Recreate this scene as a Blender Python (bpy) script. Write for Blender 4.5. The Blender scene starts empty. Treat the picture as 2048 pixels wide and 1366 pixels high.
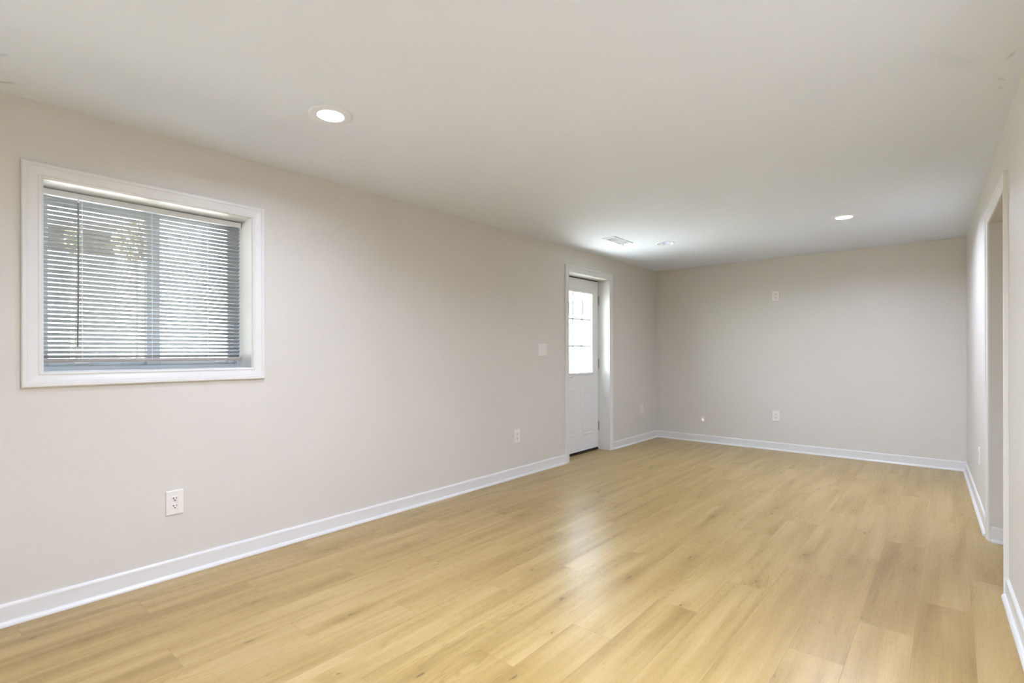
import bpy, bmesh, math, random
from mathutils import Vector, Matrix

# ------------------------------------------------------------------ camera, world, sun, exposure
sc = bpy.context.scene
COL = sc.collection
H = 2.30            # ceiling height
D = 6.703           # end wall (y)
XR, KR = 3.2235, 0.02645   # right wall: x = XR + KR*(D-y), the room opens slightly towards the camera
Y0 = -3.2           # rear end of the room, behind the camera

cam_d = bpy.data.cameras.new('camera')
cam = bpy.data.objects.new('camera', cam_d)
COL.objects.link(cam)
cam_d.sensor_width = 36.0
cam_d.lens = 36.0 * 1022.1 / 2048.0
cam_d.shift_y = 22.4 / 2048.0
cam_d.clip_start = 0.02
cam_d.clip_end = 300
cam.matrix_world = (Matrix.Translation((3.098, 0.0, 1.172)) @ Matrix.Rotation(math.radians(40.576), 4, 'Z')
                    @ Matrix.Rotation(math.radians(90), 4, 'X') @ Matrix.Rotation(math.radians(-0.105), 4, 'Z'))
sc.camera = cam

sc.view_settings.view_transform = 'Standard'
sc.view_settings.look = 'None'
sc.view_settings.gamma = 1.0
sc.view_settings.use_curve_mapping = False
sc.view_settings.exposure = 0.99

SKY_STRENGTH = 2.8
SUN_STRENGTH = 440.0
LAMP_SPREAD = math.radians(162)     # beam of the recessed lamps
LAMP_WATTS = [4.5, 13.5, 26.0, 5.0, 5.5]      # radiant power of each recessed lamp (set apart to even the brightness)
world = bpy.data.worlds.new('World')
sc.world = world
world.use_nodes = True
wn = world.node_tree
wn.nodes.clear()
sky = wn.nodes.new('ShaderNodeTexSky')
sky.sky_type = 'NISHITA'
sky.sun_disc = False
sky.sun_elevation = math.radians(52)
sky.sun_rotation = math.radians(170)
sky.dust_density = 3.0
bg = wn.nodes.new('ShaderNodeBackground')
bg.inputs['Strength'].default_value = SKY_STRENGTH
wo = wn.nodes.new('ShaderNodeOutputWorld')
haze = wn.nodes.new('ShaderNodeMix')         # thin white overcast over the blue
haze.data_type = 'RGBA'
haze.inputs['Factor'].default_value = 0.55
haze.inputs['B'].default_value = (3.0, 3.05, 3.15, 1)
wn.links.new(sky.outputs[0], haze.inputs['A'])
wn.links.new(haze.outputs['Result'], bg.inputs[0])
wn.links.new(bg.outputs[0], wo.inputs[0])

sun_d = bpy.data.lights.new('sun', 'SUN')
sun_d.energy = SUN_STRENGTH
sun_d.angle = math.radians(0.6)
sun_d.color = (1.0, 0.97, 0.92)
sun = bpy.data.objects.new('sun', sun_d)
COL.objects.link(sun)
sun.rotation_euler = Vector((-0.10, 0.62, -0.78)).to_track_quat('-Z', 'Y').to_euler()

# ------------------------------------------------------------------ materials
def mat(name, base=(0.8, 0.8, 0.8), rough=0.5, metal=0.0, spec=0.5, noise=0.0, nscale=4.0, bump=0.0, bscale=200.0):
    m = bpy.data.materials.new(name)
    m.use_nodes = True
    nt = m.node_tree
    b = nt.nodes['Principled BSDF']
    b.inputs['Base Color'].default_value = (*base, 1)
    b.inputs['Roughness'].default_value = rough
    b.inputs['Metallic'].default_value = metal
    b.inputs['Specular IOR Level'].default_value = spec
    tc = nt.nodes.new('ShaderNodeTexCoord')
    if noise:
        n = nt.nodes.new('ShaderNodeTexNoise')
        n.inputs['Scale'].default_value = nscale
        n.inputs['Detail'].default_value = 4
        nt.links.new(tc.outputs['Object'], n.inputs['Vector'])
        mr = nt.nodes.new('ShaderNodeMapRange')
        mr.inputs['From Min'].default_value = 0.25
        mr.inputs['From Max'].default_value = 0.75
        mr.inputs['To Min'].default_value = 1 - noise
        mr.inputs['To Max'].default_value = 1 + noise
        nt.links.new(n.outputs['Fac'], mr.inputs['Value'])
        vm = nt.nodes.new('ShaderNodeVectorMath')
        vm.operation = 'SCALE'
        vm.inputs[0].default_value = base
        nt.links.new(mr.outputs[0], vm.inputs['Scale'])
        nt.links.new(vm.outputs[0], b.inputs['Base Color'])
    if bump:
        n2 = nt.nodes.new('ShaderNodeTexNoise')
        n2.inputs['Scale'].default_value = bscale
        n2.inputs['Detail'].default_value = 2
        nt.links.new(tc.outputs['Object'], n2.inputs['Vector'])
        bp = nt.nodes.new('ShaderNodeBump')
        bp.inputs['Strength'].default_value = bump
        bp.inputs['Distance'].default_value = 0.002
        nt.links.new(n2.outputs['Fac'], bp.inputs['Height'])
        nt.links.new(bp.outputs[0], b.inputs['Normal'])
    return m

M_WALL = mat('taupe_wall_paint', (0.705, 0.675, 0.622), 0.55, noise=0.012, nscale=1.7, bump=0.10, bscale=160)
M_TRIM = mat('white_trim_paint', (0.78, 0.775, 0.755), 0.32, noise=0.008, nscale=6)
M_DOOR = mat('white_door_paint', (0.80, 0.80, 0.79), 0.38, noise=0.006, nscale=5)
M_VINYL = mat('white_vinyl', (0.80, 0.82, 0.84), 0.35, noise=0.01, nscale=8)
M_FRAME = mat('shaded_window_vinyl', (0.50, 0.55, 0.58), 0.4, noise=0.01, nscale=8)  # white vinyl standing in shade: the shade is put into this greyer colour
M_PLATE = mat('white_plate_plastic', (0.84, 0.82, 0.78), 0.28, noise=0.004, nscale=20)
M_DARK = mat('dark_slot', (0.012, 0.011, 0.010), 0.6, noise=0.1, nscale=50)
M_RUBBER = mat('black_rubber', (0.015, 0.014, 0.013), 0.7, noise=0.2, nscale=60)
M_NICKEL = mat('satin_nickel', (0.45, 0.44, 0.43), 0.32, metal=1.0, noise=0.03, nscale=80)
M_CHROME = mat('polished_nickel', (0.72, 0.71, 0.69), 0.15, metal=1.0, noise=0.02, nscale=60)
M_WAND = mat('smoky_wand_plastic', (0.22, 0.23, 0.22), 0.25, noise=0.05, nscale=40)
M_CORD = mat('white_cord', (0.85, 0.86, 0.85), 0.7, noise=0.05, nscale=400)
M_GRILLE = mat('white_enamel', (0.82, 0.85, 0.90), 0.4, noise=0.01, nscale=10)
M_DUCT = mat('dark_duct_metal', (0.30, 0.30, 0.30), 0.6, noise=0.1, nscale=20)
M_RING = mat('white_lamp_trim', (0.84, 0.87, 0.92), 0.4, noise=0.005, nscale=20)
M_CONCRETE = mat('pale_concrete', (0.78, 0.78, 0.77), 0.9, noise=0.10, nscale=2.0, bump=0.3, bscale=60)
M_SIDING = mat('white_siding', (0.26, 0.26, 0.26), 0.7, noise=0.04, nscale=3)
M_BARK = mat('grey_bark', (0.16, 0.12, 0.09), 0.9, noise=0.3, nscale=14)
M_LEAF = mat('yellow_green_leaf', (0.050, 0.046, 0.018), 0.7, noise=0.35, nscale=2.5)
M_BULB = mat('unlit_lens_plastic', (0.55, 0.55, 0.54), 0.45, noise=0.01, nscale=20)
M_EXT = mat('exterior_block', (0.45, 0.43, 0.40), 0.9, noise=0.08, nscale=5)

def slat_material():
    m = bpy.data.materials.new('blind_slat_vinyl')
    m.use_nodes = True
    nt = m.node_tree
    b = nt.nodes['Principled BSDF']
    out = nt.nodes['Material Output']
    b.inputs['Roughness'].default_value = 0.4
    tc = nt.nodes.new('ShaderNodeTexCoord')
    n = nt.nodes.new('ShaderNodeTexNoise')
    n.inputs['Scale'].default_value = 9
    nt.links.new(tc.outputs['Object'], n.inputs['Vector'])
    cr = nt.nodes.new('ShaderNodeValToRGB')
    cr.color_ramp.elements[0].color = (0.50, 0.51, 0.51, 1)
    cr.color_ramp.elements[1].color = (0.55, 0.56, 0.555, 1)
    nt.links.new(n.outputs['Fac'], cr.inputs[0])
    nt.links.new(cr.outputs[0], b.inputs['Base Color'])
    t = nt.nodes.new('ShaderNodeBsdfTranslucent')
    t.inputs['Color'].default_value = (0.75, 0.78, 0.76, 1)
    mx = nt.nodes.new('ShaderNodeMixShader')
    mx.inputs[0].default_value = 0.05
    nt.links.new(b.outputs[0], mx.inputs[1])
    nt.links.new(t.outputs[0], mx.inputs[2])
    nt.links.new(mx.outputs[0], out.inputs[0])
    return m
M_SLAT = slat_material()

def glass_material():
    m = bpy.data.materials.new('clear_pane_glass')
    m.use_nodes = True
    nt = m.node_tree
    nt.nodes.clear()
    out = nt.nodes.new('ShaderNodeOutputMaterial')
    tr = nt.nodes.new('ShaderNodeBsdfTransparent')
    tr.inputs[0].default_value = (0.94, 0.96, 0.95, 1)
    gl = nt.nodes.new('ShaderNodeBsdfGlossy')
    gl.inputs['Roughness'].default_value = 0.02
    fr = nt.nodes.new('ShaderNodeFresnel')
    ge = nt.nodes.new('ShaderNodeNewGeometry')       # same reflectance from both faces of the pane
    ior = nt.nodes.new('ShaderNodeMapRange')
    ior.inputs['To Min'].default_value = 1.45
    ior.inputs['To Max'].default_value = 1 / 1.45
    nt.links.new(ge.outputs['Backfacing'], ior.inputs['Value'])
    nt.links.new(ior.outputs[0], fr.inputs['IOR'])
    mx = nt.nodes.new('ShaderNodeMixShader')
    nt.links.new(fr.outputs[0], mx.inputs[0])
    nt.links.new(tr.outputs[0], mx.inputs[1])
    nt.links.new(gl.outputs[0], mx.inputs[2])
    nt.links.new(mx.outputs[0], out.inputs[0])
    return m
M_GLASS = glass_material()

def lamp_material():
    m = bpy.data.materials.new('lit_lamp_lens')
    m.use_nodes = True
    nt = m.node_tree
    nt.nodes.clear()
    out = nt.nodes.new('ShaderNodeOutputMaterial')
    em = nt.nodes.new('ShaderNodeEmission')
    em.inputs['Color'].default_value = (0.915, 1.0, 1.22, 1)
    em.inputs['Strength'].default_value = 9.0
    nt.links.new(em.outputs[0], out.inputs[0])
    return m
M_LAMP = lamp_material()

def ceiling_material():
    m = mat('ceiling_paint', (0.815, 0.865, 0.955), 0.75, noise=0.012, nscale=1.1, bump=0.06, bscale=180)
    nt = m.node_tree
    b = nt.nodes['Principled BSDF']
    prev = b.inputs['Base Color'].links[0].from_socket
    tc = nt.nodes['Texture Coordinate']
    nz = nt.nodes.new('ShaderNodeTexNoise')
    nz.inputs['Scale'].default_value = 45
    nt.links.new(tc.outputs['Object'], nz.inputs['Vector'])
    total = None
    # scuffs left on the unpainted ceiling: centre, half axes, rotation, depth
    for (x, y, a, bb, rot, dep) in [(0.115, 0.245, 0.050, 0.012, 0.9, 0.22), (0.38, 0.215, 0.030, 0.012, 0.5, 0.12),
                                    (3.277, 2.711, 0.010, 0.040, 0.3, 0.16), (3.262, 2.925, 0.008, 0.034, -0.5, 0.16),
                                    (3.265, 3.02, 0.006, 0.03, -0.4, 0.12), (3.12, 2.62, 0.05, 0.18, -0.5, 0.04),
                                    (0.215, 1.55, 0.006, 0.055, 0.1, 0.10), (0.80, 3.6, 0.012, 0.30, 0.25, 0.035)]:
        mp = nt.nodes.new('ShaderNodeMapping')
        mp.vector_type = 'TEXTURE'
        mp.inputs['Location'].default_value = (x, y, H)
        mp.inputs['Rotation'].default_value = (0, 0, rot)
        mp.inputs['Scale'].default_value = (a, bb, 1)
        nt.links.new(tc.outputs['Object'], mp.inputs[0])
        ln = nt.nodes.new('ShaderNodeVectorMath')
        ln.operation = 'LENGTH'
        nt.links.new(mp.outputs[0], ln.inputs[0])
        ad = nt.nodes.new('ShaderNodeMath')
        ad.operation = 'ADD'
        nt.links.new(ln.outputs['Value'], ad.inputs[0])
        nt.links.new(nz.outputs['Fac'], ad.inputs[1])
        mr = nt.nodes.new('ShaderNodeMapRange')
        mr.inputs['From Min'].default_value = 1.55
        mr.inputs['From Max'].default_value = 0.9
        mr.inputs['To Min'].default_value = 0
        mr.inputs['To Max'].default_value = dep
        nt.links.new(ad.outputs[0], mr.inputs['Value'])
        if total is None:
            total = mr.outputs[0]
        else:
            mm = nt.nodes.new('ShaderNodeMath')
            mm.operation = 'MAXIMUM'
            nt.links.new(total, mm.inputs[0])
            nt.links.new(mr.outputs[0], mm.inputs[1])
            total = mm.outputs[0]
    sub = nt.nodes.new('ShaderNodeMath')
    sub.operation = 'SUBTRACT'
    sub.inputs[0].default_value = 1.0
    nt.links.new(total, sub.inputs[1])
    vm = nt.nodes.new('ShaderNodeVectorMath')
    vm.operation = 'SCALE'
    nt.links.new(prev, vm.inputs[0])
    nt.links.new(sub.outputs[0], vm.inputs['Scale'])
    nt.links.new(vm.outputs[0], b.inputs['Base Color'])
    return m
M_CEIL = ceiling_material()

def floor_material():
    m = bpy.data.materials.new('oak_vinyl_planks')
    m.use_nodes = True
    nt = m.node_tree
    N, L = nt.nodes, nt.links
    b = N['Principled BSDF']
    def math_(op, a, c=None, clamp=False):
        n = N.new('ShaderNodeMath')
        n.operation = op
        n.use_clamp = clamp
        for i, v in enumerate((a, c)):
            if v is None:
                continue
            if isinstance(v, (int, float)):
                n.inputs[i].default_value = v
            else:
                L.new(v, n.inputs[i])
        return n.outputs[0]
    def rng(v, a, c, lo, hi, smooth=False):
        n = N.new('ShaderNodeMapRange')
        if smooth:
            n.interpolation_type = 'SMOOTHSTEP'
        for k, x in zip(('From Min', 'From Max', 'To Min', 'To Max'), (a, c, lo, hi)):
            n.inputs[k].default_value = x
        L.new(v, n.inputs['Value'])
        return n.outputs[0]
    geo = N.new('ShaderNodeTexCoord')
    at = N.new('ShaderNodeAttribute')
    at.attribute_name = 'plank'          # per plank: two random shifts and a tone
    off = N.new('ShaderNodeVectorMath')
    off.operation = 'MULTIPLY'
    L.new(at.outputs['Vector'], off.inputs[0])
    off.inputs[1].default_value = (37.0, 53.0, 0.0)
    pos = N.new('ShaderNodeVectorMath')
    pos.operation = 'ADD'
    L.new(geo.outputs['Object'], pos.inputs[0])
    L.new(off.outputs[0], pos.inputs[1])
    sep = N.new('ShaderNodeSeparateXYZ')
    L.new(at.outputs['Vector'], sep.inputs[0])
    tone = sep.outputs[2]
    def noise(scale, detail=3, rough=0.5, dist=0.0):
        mp = N.new('ShaderNodeMapping')
        mp.inputs['Scale'].default_value = scale
        L.new(pos.outputs[0], mp.inputs[0])
        n = N.new('ShaderNodeTexNoise')
        n.inputs['Scale'].default_value = 1.0
        n.inputs['Detail'].default_value = detail
        n.inputs['Roughness'].default_value = rough
        n.inputs['Distortion'].default_value = dist
        L.new(mp.outputs[0], n.inputs['Vector'])
        return n.outputs['Fac']
    band = noise((13.0, 0.9, 1), 2, 0.45)            # broad light and dark bands along the plank
    streak = noise((60.0, 1.6, 1), 4, 0.6)           # narrower streaks
    grain = noise((420.0, 14.0, 1), 3, 0.65)         # fine pores
    ring = noise((9.0, 1.1, 1), 2, 0.5, 0.6)         # cathedral figure
    wave = math_('SINE', math_('MULTIPLY', ring, 120.0))
    figm = rng(noise((6.0, 0.9, 1), 1), 0.50, 0.68, 0.0, 1.0, True)
    fig = math_('MULTIPLY', rng(wave, 0.2, 1.0, 0.0, 1.0), figm)
    # knots: stretched cells, only some of them dark
    mpk = N.new('ShaderNodeMapping')
    mpk.inputs['Scale'].default_value = (7.0, 2.6, 1)
    L.new(pos.outputs[0], mpk.inputs[0])
    wob = N.new('ShaderNodeTexNoise')
    wob.inputs['Scale'].default_value = 22.0
    wob.inputs['Detail'].default_value = 3
    L.new(pos.outputs[0], wob.inputs['Vector'])
    wadd = N.new('ShaderNodeVectorMath')
    wadd.operation = 'MULTIPLY_ADD'
    L.new(wob.outputs['Color'], wadd.inputs[0])
    wadd.inputs[1].default_value = (0.16, 0.16, 0)
    L.new(mpk.outputs[0], wadd.inputs[2])
    vor = N.new('ShaderNodeTexVoronoi')
    vor.voronoi_dimensions = '2D'
    vor.inputs['Scale'].default_value = 1.0
    L.new(wadd.outputs[0], vor.inputs['Vector'])
    sepc = N.new('ShaderNodeSeparateColor')
    L.new(vor.outputs['Color'], sepc.inputs[0])
    pick = rng(sepc.outputs[0], 0.70, 0.80, 0.0, 1.0)
    size = rng(sepc.outputs[1], 0.0, 1.0, 0.5, 1.5)
    kd = math_('DIVIDE', vor.outputs['Distance'], size)
    knot = math_('MULTIPLY', rng(kd, 0.055, 0.015, 0.0, 1.0, True), pick)
    halo = math_('MULTIPLY', rng(kd, 0.42, 0.02, 0.0, 1.0, True), pick)
    halo = math_('MULTIPLY', halo, rng(streak, 0.35, 0.65, 1.0, 0.2))
    # value of the wood
    v = math_('ADD', rng(band, 0.32, 0.68, -0.15, 0.15), tone)
    v = math_('ADD', v, rng(streak, 0.25, 0.75, 0.085, -0.085))
    v = math_('ADD', v, rng(grain, 0.30, 0.70, 0.075, -0.075))
    v = math_('SUBTRACT', v, math_('MULTIPLY', fig, 0.13))
    v = math_('SUBTRACT', v, math_('MULTIPLY', halo, 0.20))
    v = math_('ADD', v, 0.5, True)
    cr = N.new('ShaderNodeValToRGB')
    e = cr.color_ramp.elements
    e[0].position, e[0].color = 0.12, (0.270, 0.166, 0.045, 1)
    e[1].position, e[1].color = 0.88, (0.575, 0.425, 0.198, 1)
    mid = cr.color_ramp.elements.new(0.5)
    mid.color = (0.428, 0.294, 0.104, 1)
    L.new(v, cr.inputs[0])
    mixk = N.new('ShaderNodeMix')
    mixk.data_type = 'RGBA'
    L.new(math_('MULTIPLY', knot, 0.7), mixk.inputs['Factor'])
    L.new(cr.outputs[0], mixk.inputs['A'])
    mixk.inputs['B'].default_value = (0.13, 0.085, 0.04, 1)
    # seams between planks
    uv = N.new('ShaderNodeUVMap')
    uv.uv_map = 'plank_uv'
    sp = N.new('ShaderNodeSeparateXYZ')
    L.new(uv.outputs[0], sp.inputs[0])
    seam = math_('MAXIMUM', rng(sp.outputs[0], 0.0006, 0.0016, 1.0, 0.0), rng(sp.outputs[1], 0.0006, 0.0018, 1.0, 0.0))
    mixs = N.new('ShaderNodeMix')
    mixs.data_type = 'RGBA'
    L.new(math_('MULTIPLY', seam, 0.28), mixs.inputs['Factor'])
    L.new(mixk.outputs['Result'], mixs.inputs['A'])
    mixs.inputs['B'].default_value = (0.16, 0.10, 0.045, 1)
    L.new(mixs.outputs['Result'], b.inputs['Base Color'])
    L.new(rng(grain, 0.3, 0.7, 0.25, 0.37), b.inputs['Roughness'])
    b.inputs['Specular IOR Level'].default_value = 0.65
    bp = N.new('ShaderNodeBump')
    bp.inputs['Strength'].default_value = 0.22
    bp.inputs['Distance'].default_value = 0.0012
    hgt = math_('SUBTRACT', math_('MULTIPLY', grain, 0.8), math_('MULTIPLY', seam, 0.8))
    L.new(hgt, bp.inputs['Height'])
    L.new(bp.outputs[0], b.inputs['Normal'])
    return m
M_FLOOR = floor_material()

# ------------------------------------------------------------------ helpers
def link_bm(name, bm, m, parent=None, smooth=False):
    bmesh.ops.recalc_face_normals(bm, faces=bm.faces)
    me = bpy.data.meshes.new(name)
    bm.to_mesh(me)
    bm.free()
    mats = m if isinstance(m, (list, tuple)) else [m]
    for k in mats:
        me.materials.append(k)
    if smooth:
        for p in me.polygons:
            p.use_smooth = True
    o = bpy.data.objects.new(name, me)
    COL.objects.link(o)
    if parent is not None:
        o.parent = parent
    return o

def struct(o):
    o['kind'] = 'structure'
    return o

def tag(o, label, cat, group=None):
    o['label'] = label
    o['category'] = cat
    if group:
        o['group'] = group
    return o

def empty(name, loc=(0, 0, 0)):
    o = bpy.data.objects.new(name, None)
    o.empty_display_size = 0.1
    COL.objects.link(o)
    o.location = loc
    return o

def box(bm, lo, hi, bevel=0.0, seg=2, f=None, mi=0):
    """axis box; f maps every vertex afterwards"""
    r = bmesh.ops.create_cube(bm, size=1.0)
    vs = r['verts']
    for v in vs:
        v.co = Vector([lo[i] + (v.co[i] + 0.5) * (hi[i] - lo[i]) for i in range(3)])
    if bevel:
        es = list({e for v in vs for e in v.link_edges})
        rr = bmesh.ops.bevel(bm, geom=es, offset=bevel, segments=seg, profile=0.5, affect='EDGES')
        vs = list({v for fc in rr['faces'] for v in fc.verts} | {v for v in vs if v.is_valid})
    fs = {fc for v in vs for fc in v.link_faces}
    for fc in fs:
        fc.material_index = mi
    if f:
        for v in vs:
            v.co = Vector(f(*v.co))
    return vs

def prism(bm, prof, a, b_, f):
    """closed profile (list of 2-tuples) pushed from a to b_; f(p, q, s) gives the point"""
    n = len(prof)
    A = [bm.verts.new(f(p, q, a)) for p, q in prof]
    B = [bm.verts.new(f(p, q, b_)) for p, q in prof]
    for i in range(n):
        j = (i + 1) % n
        bm.faces.new((A[i], A[j], B[j], B[i]))
    bm.faces.new(A[::-1])
    bm.faces.new(B)

def lathe(bm, prof, c, seg=48, closed=False):
    """prof: (radius, z) pairs turned about the vertical through c"""
    rings = []
    for r, z in prof:
        if r < 1e-6:
            rings.append([bm.verts.new((c[0], c[1], c[2] + z))])
        else:
            rings.append([bm.verts.new((c[0] + r * math.cos(2 * math.pi * k / seg), c[1] + r * math.sin(2 * math.pi * k / seg), c[2] + z)) for k in range(seg)])
    pairs = list(zip(rings, rings[1:]))
    if closed:
        pairs.append((rings[-1], rings[0]))
    for A, B in pairs:
        for k in range(seg):
            j = (k + 1) % seg
            if len(A) == 1:
                bm.faces.new((A[0], B[j], B[k]))
            elif len(B) == 1:
                bm.faces.new((A[k], A[j], B[0]))
            else:
                bm.faces.new((A[k], A[j], B[j], B[k]))

def tube(bm, pts, rad, seg=10):
    """round rod along points; rad is one radius or a list"""
    pts = [Vector(p) for p in pts]
    rads = rad if isinstance(rad, (list, tuple)) else [rad] * len(pts)
    rings = []
    ref = None
    for i, p in enumerate(pts):
        t = (pts[min(i + 1, len(pts) - 1)] - pts[max(i - 1, 0)]).normalized()
        if ref is None:
            ref = t.orthogonal().normalized()
        ref = (ref - t * ref.dot(t)).normalized()
        w = t.cross(ref)
        rings.append([bm.verts.new(p + (ref * math.cos(2 * math.pi * k / seg) + w * math.sin(2 * math.pi * k / seg)) * rads[i]) for k in range(seg)])
    for A, B in zip(rings, rings[1:]):
        for k in range(seg):
            j = (k + 1) % seg
            bm.faces.new((A[k], A[j], B[j], B[k]))
    bm.faces.new(rings[0][::-1])
    bm.faces.new(rings[-1])

def slab_with_holes(us, vs, holes, f, thick):
    """sheet over the grid us x vs without the cells inside holes, given thickness; f(u, v, depth)"""
    us = sorted(set(us) | {h[0] for h in holes} | {h[1] for h in holes})
    vs = sorted(set(vs) | {h[2] for h in holes} | {h[3] for h in holes})
    bm = bmesh.new()
    G, Bk = {}, {}
    def vert(T, i, j, d):
        if (i, j) not in T:
            T[(i, j)] = bm.verts.new(f(us[i], vs[j], d))
        return T[(i, j)]
    solid = set()
    for i in range(len(us) - 1):
        for j in range(len(vs) - 1):
            cu, cv = (us[i] + us[i + 1]) / 2, (vs[j] + vs[j + 1]) / 2
            if not any(h[0] < cu < h[1] and h[2] < cv < h[3] for h in holes):
                solid.add((i, j))
    for (i, j) in solid:
        q = [(i, j), (i + 1, j), (i + 1, j + 1), (i, j + 1)]
        bm.faces.new([vert(G, *k, 0.0) for k in q])
        bm.faces.new([vert(Bk, *k, thick) for k in q][::-1])
        for (n, e) in (((i, j - 1), (0, 1)), ((i + 1, j), (1, 2)), ((i, j + 1), (2, 3)), ((i - 1, j), (3, 0))):
            if n not in solid:
                a, b2 = q[e[0]], q[e[1]]
                bm.faces.new((G[a], Bk[a], Bk[b2], G[b2]))
    return bm

# frames of the walls: (along, out of the wall into the room, height) -> world
def FL(s, o, z): return (o, s, z)                                   # left wall x = 0
def FB(s, o, z): return (s, D - o, z)                               # end wall
def FR(s, o, z): return (XR + KR * (D - s) - o, s, z)               # right wall

CASING = [(0.0, 0.0), (0.0, 0.009), (0.004, 0.012), (0.009, 0.0125), (0.013, 0.010), (0.020, 0.0105), (0.030, 0.0125),
          (0.042, 0.0145), (0.050, 0.0150), (0.0525, 0.0180), (0.066, 0.0185), (0.070, 0.0165), (0.072, 0.012), (0.072, 0.0)]
def casing(bm, F, s0, s1, z0, z1, closed, prof=CASING, wid=None):
    """mitred moulding round the opening s0..s1, z0..z1; closed on four sides, or three sides standing on z0"""
    if closed:
        cor = [(s0, z0, -1, -1), (s0, z1, -1, 1), (s1, z1, 1, 1), (s1, z0, 1, -1)]
    else:
        cor = [(s0, z0, -1, 0), (s0, z1, -1, 1), (s1, z1, 1, 1), (s1, z0, 1, 0)]
    k = 1.0 if wid is None else wid / 0.072
    rings = [[bm.verts.new(F(s + dx * w * k, h, z + dz * w * k)) for w, h in prof] for (s, z, dx, dz) in cor]
    pairs = [(0, 1), (1, 2), (2, 3)] + ([(3, 0)] if closed else [])
    n = len(prof)
    for a, c in pairs:
        for i in range(n):
            j = (i + 1) % n
            bm.faces.new((rings[a][i], rings[a][j], rings[c][j], rings[c][i]))
    if not closed:
        bm.faces.new(rings[0])
        bm.faces.new(rings[3][::-1])

# ------------------------------------------------------------------ floor
PW, X_FIRST = 0.1875, 3.172
ROWS = {  # row number counted from the seam at x = 3.172 towards the left wall : one plank end in that row
    -1: [3.53, 4.82], 0: [3.075, 6.17], 1: [2.67, 3.92, 5.26], 2: [2.255, 3.522, 4.82], 3: [3.10, 4.38, 5.71],
    4: [2.714, 3.98, 5.27], 5: [2.288, 4.826], 6: [1.847], 7: [1.449, 2.746, 3.985], 8: [2.318, 3.59], 9: [1.89, 4.38, 5.73],
    10: [1.465, 3.992], 11: [1.06, 2.33, 3.57, 4.842], 12: [0.65, 1.90, 3.167], 13: [1.51, 4.02], 14: [1.10, 2.367],
    15: [0.685, 4.49], 16: [0.286, 1.547]}
TONES = {(0, 2.5): -0.13, (1, 3.3): -0.13, (2, 2.9): -0.11, (1, 2.0): 0.03, (5, 1.7): -0.09, (4, 2.2): -0.01, (11, 1.7): 0.03,
         (12, 2.5): -0.04, (11, 3.0): -0.04, (9, 3.2): -0.03, (8, 3.0): 0.05, (10, 4.6): -0.05, (9, 5.1): -0.05,
         (14, 0.6): -0.05, (15, 0.2): -0.06, (13, 0.9): -0.05, (14, 1.7): 0.02, (13, 2.2): -0.02, (4, 3.3): 0.05,
         (3, 3.7): 0.05, (7, 3.3): 0.0, (6, 2.6): 0.03}
rnd = random.Random(11)
bm = bmesh.new()
uvl = bm.loops.layers.uv.new('plank_uv')
att = bm.faces.layers.float_vector.new('plank')
fx0, fx1, fy0, fy1 = -0.25, 4.5, Y0 - 0.1, D + 0.1
row = -8
while True:
    xb, xa = X_FIRST - PW * row, X_FIRST - PW * (row + 1)
    if xb < fx0:
        break
    known = ROWS.get(row, [rnd.uniform(0, 1.27)])
    ys = list(known)
    for a, c in zip(known, known[1:]):
        n = round((c - a) / 1.275)
        ys += [a + (c - a) * k / n for k in range(1, n)]
    y = known[0]
    while y > fy0:
        y -= 1.272
        ys.append(y)
    y = known[-1]
    while y < fy1:
        y += 1.285
        ys.append(y)
    ys.sort()
    for a, c in zip(ys, ys[1:]):
        t = rnd.gauss(0, 0.028)
        for (r_, yy), tv in TONES.items():
            if r_ == row and a < yy < c:
                t = tv
        r1, r2 = rnd.random(), rnd.random()
        ca, cc = max(a, fy0), min(c, fy1)
        cxa, cxb = max(xa, fx0), min(xb, fx1)
        if cc - ca < 1e-4 or cxb - cxa < 1e-4:
            continue
        # a plank as nine faces so that the uv can count the distance to the nearest edge
        e = 0.004
        gx, gy = [cxa, min(cxa + e, cxb), max(cxb - e, cxa), cxb], [ca, ca + e, cc - e, cc]
        for i in range(3):
            for j in range(3):
                if gx[i + 1] - gx[i] < 1e-6 or gy[j + 1] - gy[j] < 1e-6:
                    continue
                P = [(gx[i], gy[j]), (gx[i + 1], gy[j]), (gx[i + 1], gy[j + 1]), (gx[i], gy[j + 1])]
                fc = bm.faces.new([bm.verts.new((px, py, 0.0)) for px, py in P])
                fc[att] = (r1, r2, t)
                for lp, (px, py) in zip(fc.loops, P):
                    lp[uvl].uv = (min(px - cxa, cxb - px), min(py - ca, cc - py))
    row += 1
bmesh.ops.remove_doubles(bm, verts=bm.verts, dist=1e-5)
floor = struct(link_bm('floor', bm, M_FLOOR))

# ------------------------------------------------------------------ ceiling with the round cut-outs for the lamps and the duct opening
LAMPS_ON = [(0.875, 1.28), (2.43, 5.035), (2.43, 1.28), (0.875, -1.9), (2.43, -1.9)]  # the rear pair is unseen, added for fill light
LAMP_OFF = (0.868, 5.046)
VENT = (0.487, 0.633, 4.412, 4.790)
hw = 0.066
holes = [(x - hw, x + hw, y - hw, y + hw) for x, y in LAMPS_ON + [LAMP_OFF]]
holes.append((VENT[0] + 0.025, VENT[1] - 0.025, VENT[2] + 0.05, VENT[3] - 0.035))
def FC(x, y, d): return (x, y, H + d)
bm = slab_with_holes([-0.25, 4.5], [Y0 - 0.1, D + 0.1], holes, FC, 0.16)
struct(link_bm('ceiling', bm, M_CEIL))

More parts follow.
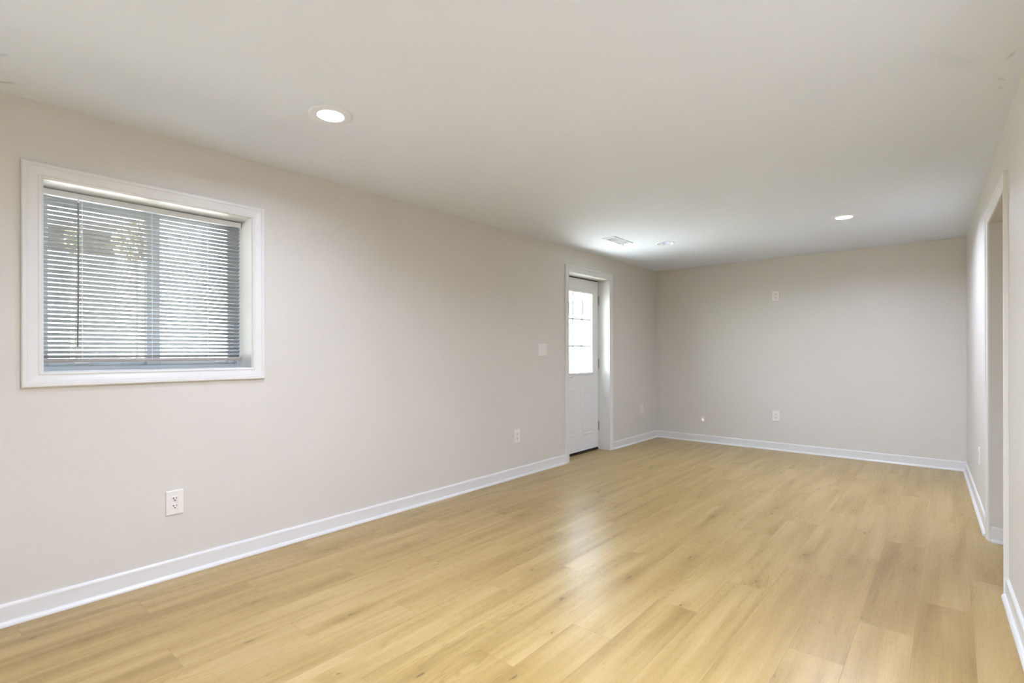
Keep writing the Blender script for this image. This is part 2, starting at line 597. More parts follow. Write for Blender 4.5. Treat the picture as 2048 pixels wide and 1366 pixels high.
# ------------------------------------------------------------------ walls
WT = 0.24
WIN = (0.364, 1.279, 1.088, 1.960)      # window opening y0 y1 z0 z1
DR = (4.545, 5.406, 0.0, 2.040)         # door opening
PD = (-2.75, -0.75, 0.0, 2.05)          # unseen glazed sliding door added behind the camera for daylight
bm = slab_with_holes([Y0 - 0.1, D + 0.1], [0.0, H], [WIN, DR, PD], lambda s, z, d: (-d, s, z), WT)
struct(link_bm('wall_left', bm, M_WALL))
bm = slab_with_holes([0.0, XR], [0.0, H], [], lambda s, z, d: (s, D + d, z), 0.1)
struct(link_bm('wall_end', bm, M_WALL))
OP = (3.455, 4.322, 0.0, 1.968)         # opening in the right wall
bm = slab_with_holes([Y0 - 0.1, D + 0.1], [0.0, H], [OP], lambda s, z, d: (FR(s, 0, z)[0] + d, s, z), 0.12)
struct(link_bm('wall_right', bm, M_WALL))
bm = slab_with_holes([0.0, FR(Y0, 0, 0)[0]], [0.0, H], [], lambda s, z, d: (s, Y0 - d, z), 0.1)
struct(link_bm('wall_rear', bm, M_WALL))
# the passage behind the opening: painted side walls, end and soffit in one shell
bm = bmesh.new()
xo = 3.40
box(bm, (xo, OP[1], 0), (4.4, OP[1] + 0.1, OP[3]))
struct(link_bm('wall_passage_far', bm, M_WALL))
bm = bmesh.new()
box(bm, (xo, OP[0] - 0.1, 0), (4.4, OP[0], OP[3]))
struct(link_bm('wall_passage_near', bm, M_WALL))
bm = bmesh.new()
box(bm, (4.3, OP[0], 0), (4.4, OP[1], OP[3]))
struct(link_bm('wall_passage_end', bm, M_WALL))
bm = bmesh.new()
box(bm, (xo, OP[0] - 0.1, OP[3]), (4.4, OP[1] + 0.1, OP[3] + 0.1))
struct(link_bm('ceiling_passage', bm, M_WALL))

# ------------------------------------------------------------------ baseboards with quarter-round shoe
BASE = [(0.0, 0.0), (0.0125, 0.0), (0.0125, 0.082), (0.0105, 0.088), (0.006, 0.093), (0.0, 0.094)]
SHOE = [(0.0125, 0.0)] + [(0.0125 + 0.0155 * math.cos(a), 0.019 * math.sin(a)) for a in [i * math.pi / 12 for i in range(7)]]
def baseboard(name, F, runs):
    bm = bmesh.new()
    for a, c in runs:
        prism(bm, BASE, a, c, lambda p, q, s: F(s, p, q))
    o = struct(link_bm(name, bm, M_TRIM))
    for a, c in runs:
        b2 = bmesh.new()
        prism(b2, SHOE, a, c, lambda p, q, s: F(s, p, q))
        link_bm('shoe_moulding', b2, M_TRIM, o)
    return o
baseboard('baseboard_left', FL, [(PD[1] + 0.03, DR[0] - 0.069)])
baseboard('baseboard_left.001', FL, [(DR[1] + 0.069, D)])
baseboard('baseboard_end', FB, [(0.0, XR)])
baseboard('baseboard_right', FR, [(OP[1] + 0.090, D)])
baseboard('baseboard_right.001', FR, [(Y0, OP[0] - 0.074)])
baseboard('baseboard_passage', lambda s, o, z: (s, OP[1] - o, z), [(FR(OP[1], 0, 0)[0] + 0.004, 4.3)])

# ------------------------------------------------------------------ cased opening on the right
t = struct(empty('trim_opening', FR(OP[0], 0, 0)))
def part(name, bm, m, parent, smooth=False):
    """mesh given in world coordinates, parented to a thing whose empty has a location"""
    o = link_bm(name, bm, m, parent, smooth)
    loc = Vector((0, 0, 0))
    p = parent
    while p is not None:
        loc += p.location
        p = p.parent
    o.data.transform(Matrix.Translation(-loc))
    return o
bm = bmesh.new()
casing(bm, FR, OP[0] + 0.001, OP[1] - 0.001, 0.0, OP[3] - 0.001, False)
part('casing', bm, M_TRIM, t)
bm = bmesh.new()     # thin strip in the wall colour on the outer edge of the near leg
yn = OP[0] + 0.001 - 0.072
box(bm, (0, 0, 0), (1, 1, 1), f=lambda x, y, q: FR(yn - 0.001 * x, 0.0005 + 0.0168 * y, 0.0945 + (OP[3] + 0.070 - 0.0945) * q))
part('edge_strip', bm, M_WALL, t)
bm = bmesh.new()
for z in (0.43, 2.005):
    yn = OP[0] + 0.001 - 0.072
    for (dx) in (0.006,):
        p = FR(yn, dx, z)
        box(bm, (p[0] - 0.0012, p[1] - 0.0008, p[2] - 0.0025), (p[0] + 0.0012, p[1] + 0.002, p[2] + 0.0025))
part('nail_head', bm, M_NICKEL, t)

# ------------------------------------------------------------------ window with sliding sashes
w = struct(empty('window_1', (0, (WIN[0] + WIN[1]) / 2, WIN[2])))
bm = bmesh.new()
casing(bm, FL, WIN[0] + 0.004, WIN[1] + 0.0045 - 0.0005, WIN[2] - 0.001, WIN[3] + 0.001, True, wid=0.066)
part('casing', bm, M_TRIM, w)
XB = -0.150       # blind plane
XW = -0.185       # window frame face
def ring_frame(bm, x0, x1, a, b_, c, d, t0, t1=None, t2=None, t3=None, bevel=0.002):
    """rectangular frame: y a..b_, z c..d; widths left, right, bottom, top"""
    t1 = t0 if t1 is None else t1
    t2 = t0 if t2 is None else t2
    t3 = t0 if t3 is None else t3
    box(bm, (x0, a, c), (x1, a + t0, d), bevel)
    box(bm, (x0, b_ - t1, c), (x1, b_, d), bevel)
    box(bm, (x0, a + t0, c), (x1, b_ - t1, c + t2), bevel)
    box(bm, (x0, a + t0, d - t3), (x1, b_ - t1, d), bevel)
bm = bmesh.new()
e = 0.012
for lo, hi in (((XW, WIN[0], WIN[2]), (0.0, WIN[0] + e, WIN[3])), ((XW, WIN[1] - 0.001, WIN[2]), (0.0, WIN[1] + 0.0, WIN[3])),
               ((XW, WIN[0] + e, WIN[2]), (0.0, WIN[1] - 0.001, WIN[2] + 0.001)), ((XW, WIN[0] + e, WIN[3] - 0.001), (0.0, WIN[1] - 0.001, WIN[3]))):
    box(bm, lo, hi)
part('jamb_liner', bm, M_TRIM, w)
bm = bmesh.new()
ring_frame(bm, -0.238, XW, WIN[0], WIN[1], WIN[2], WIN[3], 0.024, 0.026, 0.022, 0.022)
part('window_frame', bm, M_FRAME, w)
ym = 0.842
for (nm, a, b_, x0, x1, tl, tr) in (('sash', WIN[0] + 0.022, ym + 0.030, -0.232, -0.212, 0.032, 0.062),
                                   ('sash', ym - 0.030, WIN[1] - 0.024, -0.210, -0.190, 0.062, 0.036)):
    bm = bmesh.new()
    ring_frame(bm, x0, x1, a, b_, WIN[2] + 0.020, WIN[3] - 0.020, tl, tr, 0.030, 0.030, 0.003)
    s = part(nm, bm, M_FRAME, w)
    bm = bmesh.new()
    box(bm, ((x0 + x1) / 2 - 0.002, a + tl - 0.004, WIN[2] + 0.046), ((x0 + x1) / 2 + 0.002, b_ - tr + 0.004, WIN[3] - 0.046))
    g = link_bm('pane', bm, M_GLASS, s)
    g.data.transform(Matrix.Translation(-Vector(w.location)))
for y in (0.545, 1.175):
    bm = bmesh.new()
    box(bm, (-0.192 if y > ym else -0.212, y - 0.030, WIN[2] + 0.034), (-0.184 if y > ym else -0.204, y + 0.030, WIN[2] + 0.040), 0.001)
    part('sash_pull', bm, M_VINYL, w)

# unseen sliding glass door behind the camera, added to let daylight in
p = struct(empty('door_unseen', (0, (PD[0] + PD[1]) / 2, 0)))
bm = bmesh.new()
ring_frame(bm, -0.20, -0.06, PD[0], PD[1], 0.0, PD[3], 0.05, 0.05, 0.03, 0.05)
part('door_frame', bm, M_VINYL, p)
pm = (PD[0] + PD[1]) / 2
for a, b_, x0, x1 in ((PD[0] + 0.05, pm + 0.03, -0.17, -0.135), (pm - 0.03, PD[1] - 0.05, -0.125, -0.09)):
    bm = bmesh.new()
    ring_frame(bm, x0, x1, a, b_, 0.03, PD[3] - 0.05, 0.06, 0.06, 0.08, 0.06, 0.003)
    sd = part('sash', bm, M_VINYL, p)
    bm = bmesh.new()
    box(bm, ((x0 + x1) / 2 - 0.002, a + 0.056, 0.106), ((x0 + x1) / 2 + 0.002, b_ - 0.056, PD[3] - 0.106))
    g = link_bm('pane', bm, M_GLASS, sd)
    g.data.transform(Matrix.Translation(-Vector(p.location)))

# ------------------------------------------------------------------ blind
bl = empty('window_blind', (XB, ym, WIN[3]))
tag(bl, 'white horizontal mini blind lowered over the sliding window, slats half open', 'blind')
ya, yb = WIN[0] + 0.016, WIN[1] - 0.006
bm = bmesh.new()
zt = WIN[3] - 0.006
prof = [(-0.014, 0), (-0.014, -0.026), (-0.011, -0.029), (0.010, -0.029), (0.013, -0.026), (0.013, -0.004), (0.011, 0.0)]
prism(bm, prof, ya, yb, lambda p, q, s: (XB + p, s, zt + q))
part('headrail', bm, M_VINYL, bl)
z_top, z_bot = zt - 0.046, 1.157
n_sl = 36
pitch = (z_top - z_bot) / (n_sl - 1)
bm = bmesh.new()
ang0 = math.radians(33)
for k in range(n_sl):
    z = z_bot + k * pitch + 0.0
    a0 = ang0 + math.radians(2.0) * math.sin(k * 2.1)
    ring0, ring1 = [], []
    for i in range(6):
        uu = (i / 5 - 0.5)
        c_ = 0.0125 * 2 * uu
        crown = 0.0022 * (1 - (2 * uu) ** 2)
        px = c_ * math.cos(a0) - crown * math.sin(a0)
        pz = c_ * math.sin(a0) + crown * math.cos(a0)
        ring0.append(bm.verts.new((XB + px, ya + 0.003, z + pz)))
        ring1.append(bm.verts.new((XB + px, yb - 0.003, z + pz)))
    for i in range(5):
        bm.faces.new((ring0[i], ring0[i + 1], ring1[i + 1], ring1[i]))
o = part('slat_panel', bm, M_SLAT, bl, True)
md = o.modifiers.new('thick', 'SOLIDIFY')
md.thickness = 0.0006
bm = bmesh.new()
prism(bm, [(-0.012, 0.004), (-0.009, 0.013), (0.009, 0.013), (0.012, 0.004), (0.011, -0.006), (-0.011, -0.006)], ya + 0.002, yb - 0.004, lambda p, q, s: (XB + p, s, 1.134 + q))
part('bottom_rail', bm, mat('grey_bottom_rail', (0.34, 0.31, 0.27), 0.4, noise=0.02, nscale=20), bl)
for y in (0.534, 0.824, 1.094):
    bm = bmesh.new()
    for dx in (-0.0135, 0.0135):
        tube(bm, [(XB + dx, y, zt - 0.03), (XB + dx, y, 1.14)], 0.0008, 6)
    tube(bm, [(XB, y + 0.004, zt - 0.03), (XB, y + 0.004, 1.14)], 0.0008, 6)
    for k in range(n_sl):
        z = z_bot + k * pitch
        tube(bm, [(XB - 0.0135, y, z - 0.0085), (XB + 0.0135, y, z + 0.005)], 0.0006, 5)
    part('ladder_cord', bm, M_CORD, bl)
bm = bmesh.new()
wx, wy = XB + 0.030, 0.517
tube(bm, [(wx, wy, zt - 0.048), (wx + 0.004, wy - 0.001, 1.50), (wx + 0.007, wy - 0.004, 1.205)], 0.0042, 6)
wd = part('tilt_wand', bm, M_WAND, bl)
bm = bmesh.new()
tube(bm, [(XB + 0.012, wy + 0.001, zt - 0.020), (wx - 0.004, wy, zt - 0.019), (wx, wy, zt - 0.028), (wx, wy, zt - 0.040), (wx, wy, zt - 0.05)], [0.0015, 0.0015, 0.0018, 0.004, 0.0045], 8)
g = link_bm('wand_hook', bm, M_CORD, wd)
g.data.transform(Matrix.Translation(-Vector(bl.location)))
bm = bmesh.new()
box(bm, (XB - 0.015, yb - 0.001, zt - 0.034), (XB + 0.016, yb + 0.003, zt + 0.002), 0.001)
part('mounting_bracket', bm, M_VINYL, bl)
bm = bmesh.new()
box(bm, (XB - 0.015, ya - 0.003, zt - 0.034), (XB + 0.016, ya + 0.001, zt + 0.002), 0.001)
part('mounting_bracket', bm, M_VINYL, bl)

# ------------------------------------------------------------------ entry door with half light
d = struct(empty('door_1', (-0.15, (DR[0] + DR[1]) / 2, 0)))
bm = bmesh.new()
casing(bm, FL, DR[0] - 0.0 + 0.003, DR[1] - 0.003, 0.0, DR[3] - 0.003, False)
part('casing', bm, M_TRIM, d)
XD = -0.150
bm = bmesh.new()
jt = 0.0015
box(bm, (-WT, DR[0], 0), (0, DR[0] + jt, DR[3] - jt))
box(bm, (-WT, DR[1] - jt, 0), (0, DR[1], DR[3] - jt))
box(bm, (-WT, DR[0], DR[3] - jt), (0, DR[1], DR[3]))
part('jamb_liner', bm, M_TRIM, d)
bm = bmesh.new()     # stop on which the slab closes
box(bm, (-WT, DR[0] + jt, 0), (XD - 0.046, DR[0] + 0.016, DR[3] - jt))
box(bm, (-WT, DR[1] - 0.016, 0), (XD - 0.046, DR[1] - jt, DR[3] - jt))
box(bm, (-WT, DR[0] + 0.016, DR[3] - 0.016), (XD - 0.046, DR[1] - 0.016, DR[3] - jt))
part('door_stop', bm, M_TRIM, d)
s0, s1 = DR[0] + 0.004, DR[1] - 0.005
zb, ztp = 0.030, 2.026
GL = (4.688, 5.268, 0.935, 1.872)
yc = (s0 + s1) / 2
bm = slab_with_holes([s0, s1], [zb, ztp], [GL], lambda s, z, dd: (XD - dd, s, z), 0.044)
slab = part('door_slab', bm, M_DOOR, d)
def sub(name, bm, m, parent, top, smooth=False):
    o = link_bm(name, bm, m, parent, smooth)
    o.data.transform(Matrix.Translation(-Vector(top.location)))
    return o
# embossed panels: sunk moulding and raised field
bm = bmesh.new()
for (a, b_) in ((4.668, 4.908), (5.046, 5.286)):
    c_, d_ = 0.212, 0.742
    lv = [(0.0, 0.0), (0.006, 0.0045), (0.014, 0.005), (0.022, 0.001), (0.034, 0.001), (0.060, 0.0065)]
    rings = []
    for ins, hgt in lv:
        rings.append([bm.verts.new((XD + hgt, y, z)) for y, z in ((a + ins, c_ + ins), (b_ - ins, c_ + ins), (b_ - ins, d_ - ins), (a + ins, d_ - ins))])
    for A, B in zip(rings, rings[1:]):
        for k in range(4):
            j = (k + 1) % 4
            bm.faces.new((A[k], A[j], B[j], B[k]))
    bm.faces.new(rings[-1])
sub('door_panel', bm, M_DOOR, slab, d)
bm = bmesh.new()     # moulding round the glass
prof = [(-0.006, -0.006), (-0.006, 0.004), (0.0, 0.008), (0.006, 0.011), (0.016, 0.011), (0.022, 0.007), (0.027, 0.006), (0.030, 0.0)]
rings = [[bm.verts.new((XD + hgt, y + dx * wv, z + dz * wv)) for wv, hgt in prof] for (y, z, dx, dz) in
         ((GL[0], GL[2], -1, -1), (GL[0], GL[3], -1, 1), (GL[1], GL[3], 1, 1), (GL[1], GL[2], 1, -1))]
for q in range(4):
    A, B = rings[q], rings[(q + 1) % 4]
    for i in range(len(prof)):
        j = (i + 1) % len(prof)
        bm.faces.new((A[i], A[j], B[j], B[i]))
sub('glass_moulding', bm, M_DOOR, slab, d)
bm = bmesh.new()
box(bm, (XD - 0.014, GL[0] - 0.003, GL[2] - 0.003), (XD - 0.011, GL[1] + 0.003, GL[3] + 0.003))
sub('pane', bm, M_GLASS, slab, d)
bm = bmesh.new()     # grid between the two panes
gy = [GL[0] + (GL[1] - GL[0]) * k / 3 for k in (1, 2)]
gz = [GL[2] + (GL[3] - GL[2]) * k / 3 for k in (1, 2)]
for y in gy:
    box(bm, (XD - 0.031, y - 0.010, GL[2]), (XD - 0.016, y + 0.010, GL[3]), 0.0008, 1)
ysg = [GL[0]] + gy + [GL[1]]
for z in gz:
    for k in range(3):
        box(bm, (XD - 0.031, ysg[k] + (0.010 if k else 0), z - 0.010), (XD - 0.016, ysg[k + 1] - (0.010 if k < 2 else 0), z + 0.010), 0.0008, 1)
sub('muntin_grid', bm, M_VINYL, slab, d)
bm = bmesh.new()
box(bm, (XD - 0.036, GL[0] - 0.003, GL[2] - 0.003), (XD - 0.033, GL[1] + 0.003, GL[3] + 0.003))
sub('pane', bm, M_GLASS, slab, d)
bm = bmesh.new()     # sweep and threshold in the gap under the slab
box(bm, (XD - 0.040, s0, 0.006), (XD - 0.002, s1, zb), 0.002)
box(bm, (XD - 0.085, DR[0] + 0.002, 0.0), (XD + 0.004, DR[1] - 0.002, 0.006))
part('door_sweep', bm, M_RUBBER, d)
bm = bmesh.new()     # dark strip added as the shade in the gap between slab and jamb
box(bm, (XD - 0.040, DR[0] + jt, ztp + 0.001), (XD - 0.012, DR[1] - jt, DR[3] - jt))
box(bm, (XD - 0.040, s1 + 0.0005, 0.02), (XD - 0.012, DR[1] - jt, ztp + 0.001))
part('gap_shade_strip', bm, M_RUBBER, d)
for zc in (0.282, 1.038, 1.800):
    bm = bmesh.new()
    yk, xk = DR[1] - 0.004, XD + 0.009
    tube(bm, [(xk, yk, zc - 0.056), (xk, yk, zc - 0.053), (xk, yk, zc + 0.053), (xk, yk, zc + 0.056)], [0.004, 0.0072, 0.0072, 0.004], 14)
    box(bm, (XD + 0.001, DR[1] - 0.0045, zc - 0.051), (XD + 0.016, DR[1] - 0.0016, zc + 0.051), 0.0006, 1)
    part('hinge', bm, M_NICKEL, d)
bm = bmesh.new()
yk, zk = 4.615, 0.888
R = Matrix.Rotation(math.radians(90), 4, 'Y')
r = bmesh.ops.create_cone(bm, cap_ends=True, segments=28, radius1=0.032, radius2=0.028, depth=0.012)
bmesh.ops.transform(bm, matrix=Matrix.Translation((XD + 0.006, yk, zk)) @ R, verts=r['verts'])
tube(bm, [(XD + 0.010, yk, zk), (XD + 0.045, yk, zk), (XD + 0.052, yk + 0.008, zk), (XD + 0.054, yk + 0.05, zk + 0.004), (XD + 0.053, yk + 0.10, zk + 0.010), (XD + 0.050, yk + 0.135, zk + 0.011), (XD + 0.047, yk + 0.160, zk + 0.007)],
     [0.010, 0.010, 0.0105, 0.009, 0.008, 0.007, 0.005], 12)
part('door_handle', bm, M_CHROME, d, True)

# ------------------------------------------------------------------ outlets and switch
def rounded(bm, F, s0, s1, z0, z1, o0, o1, bevel):
    """plate with softly bevelled front edge"""
    pr = [(0.0, o0), (0.0, o1 - bevel), (bevel * 0.4, o1 - bevel * 0.25), (bevel * 1.2, o1)]
    rings = [[bm.verts.new(F(*q)) for q in ((s0 + i, o, z0 + i), (s1 - i, o, z0 + i), (s1 - i, o, z1 - i), (s0 + i, o, z1 - i))] for i, o in pr]
    for A, B in zip(rings, rings[1:]):
        for k in range(4):
            j = (k + 1) % 4
            bm.faces.new((A[k], A[j], B[j], B[k]))
    bm.faces.new(rings[-1])
    bm.faces.new(rings[0][::-1])

def disc(bm, F, s, z, o0, o1, rs, rz, seg=20, flat=None):
    A, B = [], []
    for k in range(seg):
        a = 2 * math.pi * k / seg
        ds, dz = rs * math.cos(a), rz * math.sin(a)
        if flat is not None:
            dz = max(-flat, min(flat, dz))
        A.append(bm.verts.new(F(s + ds, o0, z + dz)))
        B.append(bm.verts.new(F(s + ds * 0.94, o1, z + dz * 0.94)))
    for k in range(seg):
        j = (k + 1) % seg
        bm.faces.new((A[k], A[j], B[j], B[k]))
    bm.faces.new(B)
    bm.faces.new(A[::-1])

def outlet(F, s, z, label, flip=1, wdt=0.080, hgt=0.126):
    """duplex outlet; flip = 1 when the along-axis runs to the viewer's right"""
    t = empty('wall_outlet', F(s, 0, z))
    tag(t, label, 'outlet', 'duplex wall outlets')
    bm = bmesh.new()
    rounded(bm, F, s - wdt / 2, s + wdt / 2, z - hgt / 2, z + hgt / 2, 0.0, 0.0075, 0.0032)
    part('cover_plate', bm, M_PLATE, t)
    for dz in (0.0195, -0.0195):
        bm = bmesh.new()
        disc(bm, F, s, z + dz, 0.0070, 0.0095, 0.0172, 0.0172, 28, 0.0140)
        rc = part('receptacle', bm, M_PLATE, t)
        bm = bmesh.new()
        zz = z + dz
        def slot(a, c, h0, h1):
            box(bm, (0, 0, 0), (1, 1, 1), f=lambda x, y, q: F(s + flip * (a + (c - a) * x), 0.0093 + 0.0006 * y, zz + h0 + (h1 - h0) * q))
        slot(-0.0078, -0.0050, -0.0005, 0.0085)
        slot(-0.0105, -0.0078, 0.0025, 0.0052)
        slot(0.0055, 0.0080, 0.0005, 0.0080)
        disc(bm, F, s, zz - 0.0075, 0.0093, 0.0099, 0.0032, 0.0032, 12)
        g = link_bm('slots', bm, M_DARK, rc)
        g.data.transform(Matrix.Translation(-Vector(t.location)))
    bm = bmesh.new()
    disc(bm, F, s, z, 0.0072, 0.0086, 0.0032, 0.0032, 14)
    part('screw', bm, M_PLATE, t)
    return t

outlet(FL, 0.886, 0.389, 'white duplex outlet low on the left wall below the window')
outlet(FL, 3.686, 0.388, 'white duplex outlet low on the left wall, between window and door, below the light switch')
outlet(FB, 1.520, 0.408, 'white duplex outlet low on the far end wall above the baseboard')
outlet(FB, 1.517, 1.842, 'white duplex outlet mounted high on the far end wall')
outlet(FR, 5.075, 0.408, 'white duplex outlet on the right wall beside the cased opening, seen nearly edge-on', -1)

t = empty('blank_plate', FL(6.252, 0, 0.425))
tag(t, 'narrow blank white cover plate on the left wall between the door and the far corner', 'wall plate')
bm = bmesh.new()
rounded(bm, FL, 6.212, 6.292, 0.363, 0.488, 0.0, 0.0075, 0.0032)
part('cover_plate', bm, M_PLATE, t)
for z in (0.397, 0.454):
    bm = bmesh.new()
    disc(bm, FL, 6.252, z, 0.0070, 0.0084, 0.003, 0.003, 12)
    part('screw', bm, M_PLATE, t)

t = empty('light_switch', FL(4.084, 0, 1.203))
tag(t, 'white double toggle light switch on the left wall beside the door', 'light switch')
bm = bmesh.new()
rounded(bm, FL, 4.017, 4.151, 1.140, 1.266, 0.0, 0.0075, 0.0032)
part('cover_plate', bm, M_PLATE, t)
for k, y in enumerate((4.061, 4.107)):
    bm = bmesh.new()
    dz = 0.006 if k == 0 else -0.006
    box(bm, (0.0070, y - 0.0055, 1.203 - 0.012), (0.0082, y + 0.0055, 1.203 + 0.012))
    sw = part('toggle_slot', bm, M_GRILLE, t)
    bm = bmesh.new()
    prism(bm, [(0.0075, -0.006), (0.0075, 0.006), (0.019, dz + 0.004), (0.019, dz - 0.004)], y - 0.004, y + 0.004, lambda p, q, s: (p, s, 1.203 + q))
    g = link_bm('toggle', bm, M_PLATE, sw)
    g.data.transform(Matrix.Translation(-Vector(t.location)))
    for zz in (1.173, 1.233):
        bm = bmesh.new()
        disc(bm, FL, y, zz, 0.0070, 0.0084, 0.0028, 0.0028, 12)
        part('screw', bm, M_PLATE, t)

# ------------------------------------------------------------------ recessed lamps
def downlight(c, label, watt):
    lit = watt > 0
    t = empty('recessed_downlight', (c[0], c[1], H))
    tag(t, label, 'ceiling light', 'recessed ceiling lights')
    bm = bmesh.new()
    if lit:
        prof = [(0.100, -0.0005), (0.0985, -0.0045), (0.092, -0.0070), (0.078, -0.0075), (0.062, -0.0075), (0.0595, -0.0060), (0.0595, 0.009), (0.100, 0.0)]
    else:
        prof = [(0.100, -0.0005), (0.0985, -0.0040), (0.090, -0.0060), (0.080, -0.0045), (0.074, 0.000), (0.075, 0.003), (0.100, 0.0)]
    lathe(bm, prof, (c[0], c[1], H), 56, True)
    part('trim_ring', bm, M_RING, t, True)
    bm = bmesh.new()
    if lit:
        lathe(bm, [(0.0, -0.0010), (0.05, -0.0004), (0.0594, 0.0012)], (c[0], c[1], H), 56)
        part('lens', bm, M_LAMP, t, True)
        ld = bpy.data.lights.new('downlight_beam', 'AREA')
        ld.shape = 'DISK'
        ld.size = 0.112
        ld.energy = watt
        ld.spread = LAMP_SPREAD
        ld.color = (0.92, 1.0, 1.28)
        lo = bpy.data.objects.new('downlight_beam', ld)
        COL.objects.link(lo)
        lo.parent = t
        lo.location = (0, 0, -0.0035)
    else:
        lathe(bm, [(0.0745, 0.001), (0.070, 0.030), (0.060, 0.065), (0.050, 0.085)], (c[0], c[1], H), 56)
        part('reflector', bm, M_RING, t, True)
        bm = bmesh.new()
        lathe(bm, [(0.0, 0.070), (0.025, 0.074), (0.043, 0.083), (0.050, 0.092)], (c[0], c[1], H), 40)
        part('lens', bm, M_BULB, t, True)
    return t
LAB = ['lit round recessed ceiling light near the window, largest in view', 'lit round recessed ceiling light over the far right of the room',
       'lit round recessed ceiling light above the camera, out of frame', 'unseen recessed ceiling light added for fill behind the camera, window side',
       'unseen recessed ceiling light added for fill behind the camera, right side']
for c, lb, wt in zip(LAMPS_ON, LAB, LAMP_WATTS):
    downlight(c, lb, wt)
downlight(LAMP_OFF, 'unlit round recessed ceiling light beside the ceiling vent', 0)

# ------------------------------------------------------------------ ceiling vent
t = empty('ceiling_vent', ((VENT[0] + VENT[1]) / 2, (VENT[2] + VENT[3]) / 2, H))
tag(t, 'white rectangular metal air vent in the ceiling near the door', 'vent')
x0, x1, y0, y1 = VENT
gx0, gx1, gy0, gy1 = x0 + 0.026, x1 - 0.026, y0 + 0.051, y1 - 0.036
bm = bmesh.new()
cor = [(x0, y0, gx0, gy0), (x1, y0, gx1, gy0), (x1, y1, gx1, gy1), (x0, y1, gx0, gy1)]
lv = [(0.0, 0.0), (0.02, -0.004), (0.12, -0.0065), (0.88, -0.0075), (1.0, -0.004), (1.0, 0.004)]
rings = [[bm.verts.new((ax + (bx - ax) * k, ay + (by - ay) * k, H + z)) for ax, ay, bx, by in cor] for k, z in lv]
for A, B in zip(rings, rings[1:]):
    for k in range(4):
        j = (k + 1) % 4
        bm.faces.new((A[k], A[j], B[j], B[k]))
part('frame', bm, M_GRILLE, t)
ymid = (gy0 + gy1) / 2
bm = bmesh.new()
n = 30
for k in range(n):
    y = gy0 + (gy1 - gy0) * (k + 0.5) / n
    if abs(y - ymid) < 0.008:
        continue
    prism(bm, [(-0.0045, -0.004), (-0.0035, -0.0045), (0.0045, 0.004), (0.0035, 0.0045)], gx0, gx1, lambda p, q, s, y=y: (s, y + p, H + q - 0.001))
box(bm, (gx0, ymid - 0.007, H - 0.006), (gx1, ymid + 0.007, H + 0.004))
part('louvre_panel', bm, M_GRILLE, t)
bm = bmesh.new()
box(bm, (gx0 - 0.004, gy0 - 0.004, H + 0.03), (gx1 + 0.004, gy1 + 0.004, H + 0.034))
part('damper', bm, M_DUCT, t)
bm = bmesh.new()
tube(bm, [((gx0 + gx1) / 2 - 0.03, gy1 + 0.012, H - 0.006), ((gx0 + gx1) / 2 - 0.03, gy1 + 0.014, H - 0.018), ((gx0 + gx1) / 2 - 0.03, gy1 + 0.020, H - 0.024)], 0.0025, 8)
part('lever', bm, M_DUCT, t)

# small round cap between the near lamp and the left wall
bm = bmesh.new()
lathe(bm, [(0.0, -0.0022), (0.030, -0.0020), (0.0335, -0.0012), (0.034, 0.0)], (0.362, 1.612, H), 36)
tag(link_bm('ceiling_patch', bm, M_CEIL, None, True), 'faint small round white patch on the ceiling between the near lamp and the left wall', 'patch')

# ------------------------------------------------------------------ outside: added bounce and shade slabs, houses, two small trees
bm = bmesh.new()
box(bm, (-60, -60, -0.25), (-WT, 70, -0.06))
struct(link_bm('ground', bm, mat('dark_asphalt', (0.025, 0.025, 0.026), 0.95, noise=0.25, nscale=5, bump=0.6, bscale=40)))
bm = bmesh.new()
box(bm, (-4.5, 3.8, -0.059), (-WT, 9.0, -0.045))  # unseen pale slab added to bounce sun up to the ceiling
struct(link_bm('patio_bounce', bm, M_CONCRETE))
bm = bmesh.new()     # unseen slab added to shade the window side from sun and sky
box(bm, (-3.2, -7.0, 2.62), (-WT, 2.0, 2.80))
struct(link_bm('added_shade_slab', bm, mat('shade_slab_brown', (0.20, 0.17, 0.14), 0.8, noise=0.15, nscale=6)))
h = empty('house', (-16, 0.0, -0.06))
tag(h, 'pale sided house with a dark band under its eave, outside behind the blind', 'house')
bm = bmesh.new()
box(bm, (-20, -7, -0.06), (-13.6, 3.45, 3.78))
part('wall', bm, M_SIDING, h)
bm = bmesh.new()
box(bm, (-19.98, -6.98, 3.78), (-13.62, 3.43, 4.28))
part('eave_band', bm, mat('eave_shadow_brown', (0.03, 0.025, 0.02), 0.9, noise=0.2, nscale=6), h)  # eave shadow put into the dark colour of this band
bm = bmesh.new()
prism(bm, [(-20.6, 4.28), (-12.4, 4.28), (-12.4, 4.42), (-17, 4.75), (-20.6, 4.42)], -7.4, 3.9, lambda p, q, s: (p, s, q))
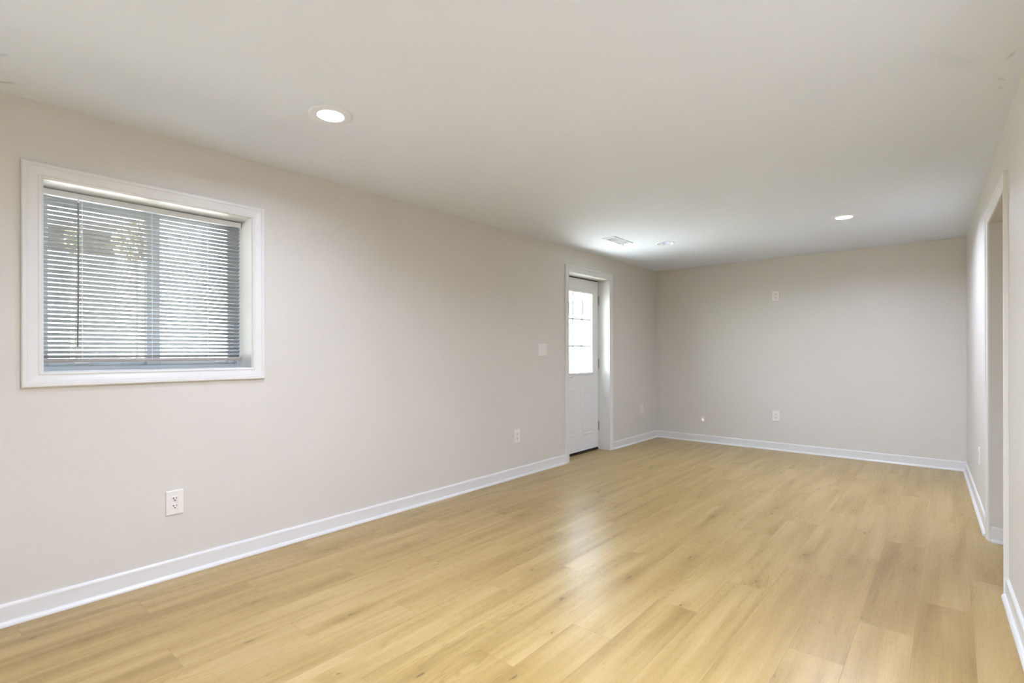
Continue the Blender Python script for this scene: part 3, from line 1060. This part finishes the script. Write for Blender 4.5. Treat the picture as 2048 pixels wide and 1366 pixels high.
part('roof', bm, M_SIDING, h)
def tree(x, y, z, r, hgt, label, seed):
    rr = random.Random(seed)
    t = empty('tree', (x, y, -0.06))
    tag(t, label, 'tree', 'small trees outside')
    bm = bmesh.new()
    tube(bm, [(x, y, -0.06), (x + 0.03, y, z * 0.5), (x, y + 0.03, z), (x, y, z + hgt * 0.5)], [0.07, 0.055, 0.04, 0.015], 8)
    for k in range(7):
        a = k * 2.4
        tube(bm, [(x, y, z - hgt * 0.3 + k * 0.08), (x + r * 0.8 * math.cos(a), y + r * 0.8 * math.sin(a), z + k * 0.1)], [0.02, 0.006], 6)
    part('trunk', bm, M_BARK, t)
    bm = bmesh.new()
    for _ in range(1300):
        while True:
            v = Vector((rr.uniform(-1, 1), rr.uniform(-1, 1), rr.uniform(-1, 1)))
            if v.length < 1:
                break
        c = Vector((x + v.x * r, y + v.y * r, z + v.z * hgt))
        n1 = Vector((rr.gauss(0, 1), rr.gauss(0, 1), rr.gauss(0, 1))).normalized()
        n2 = n1.orthogonal().normalized()
        s = rr.uniform(0.03, 0.06)
        bm.faces.new([bm.verts.new(c + q) for q in (n1 * s, n2 * s * 0.5, -n1 * s, -n2 * s * 0.5)])
    part('foliage', bm, M_LEAF, t)
h = empty('house', (-15, 25, -0.06))  # added block that keeps bright sky out of the door glass
tag(h, 'pale house added outside to cover bright sky beyond the glazed entry door', 'house')
bm = bmesh.new()
box(bm, (-20, 24, -0.06), (-8, 32, 4.0))
part('wall', bm, mat('cream_render', (0.30, 0.30, 0.30), 0.8, noise=0.04, nscale=2), h)
bm = bmesh.new()
prism(bm, [(23.4, 4.0), (32.6, 4.0), (32.6, 4.12), (28, 4.9), (23.4, 4.12)], -20.5, -7.5, lambda p, q, s: (s, p, q))
part('roof', bm, M_SIDING, h)
tree(-9.0, 1.88, 3.24, 0.13, 0.26, 'slim yellow-leaved tree outside, behind the left side of the blind', 3)
tree(-11.0, 3.25, 3.7, 0.42, 0.5, 'fuller yellow-leaved tree outside, behind the middle of the blind', 5)
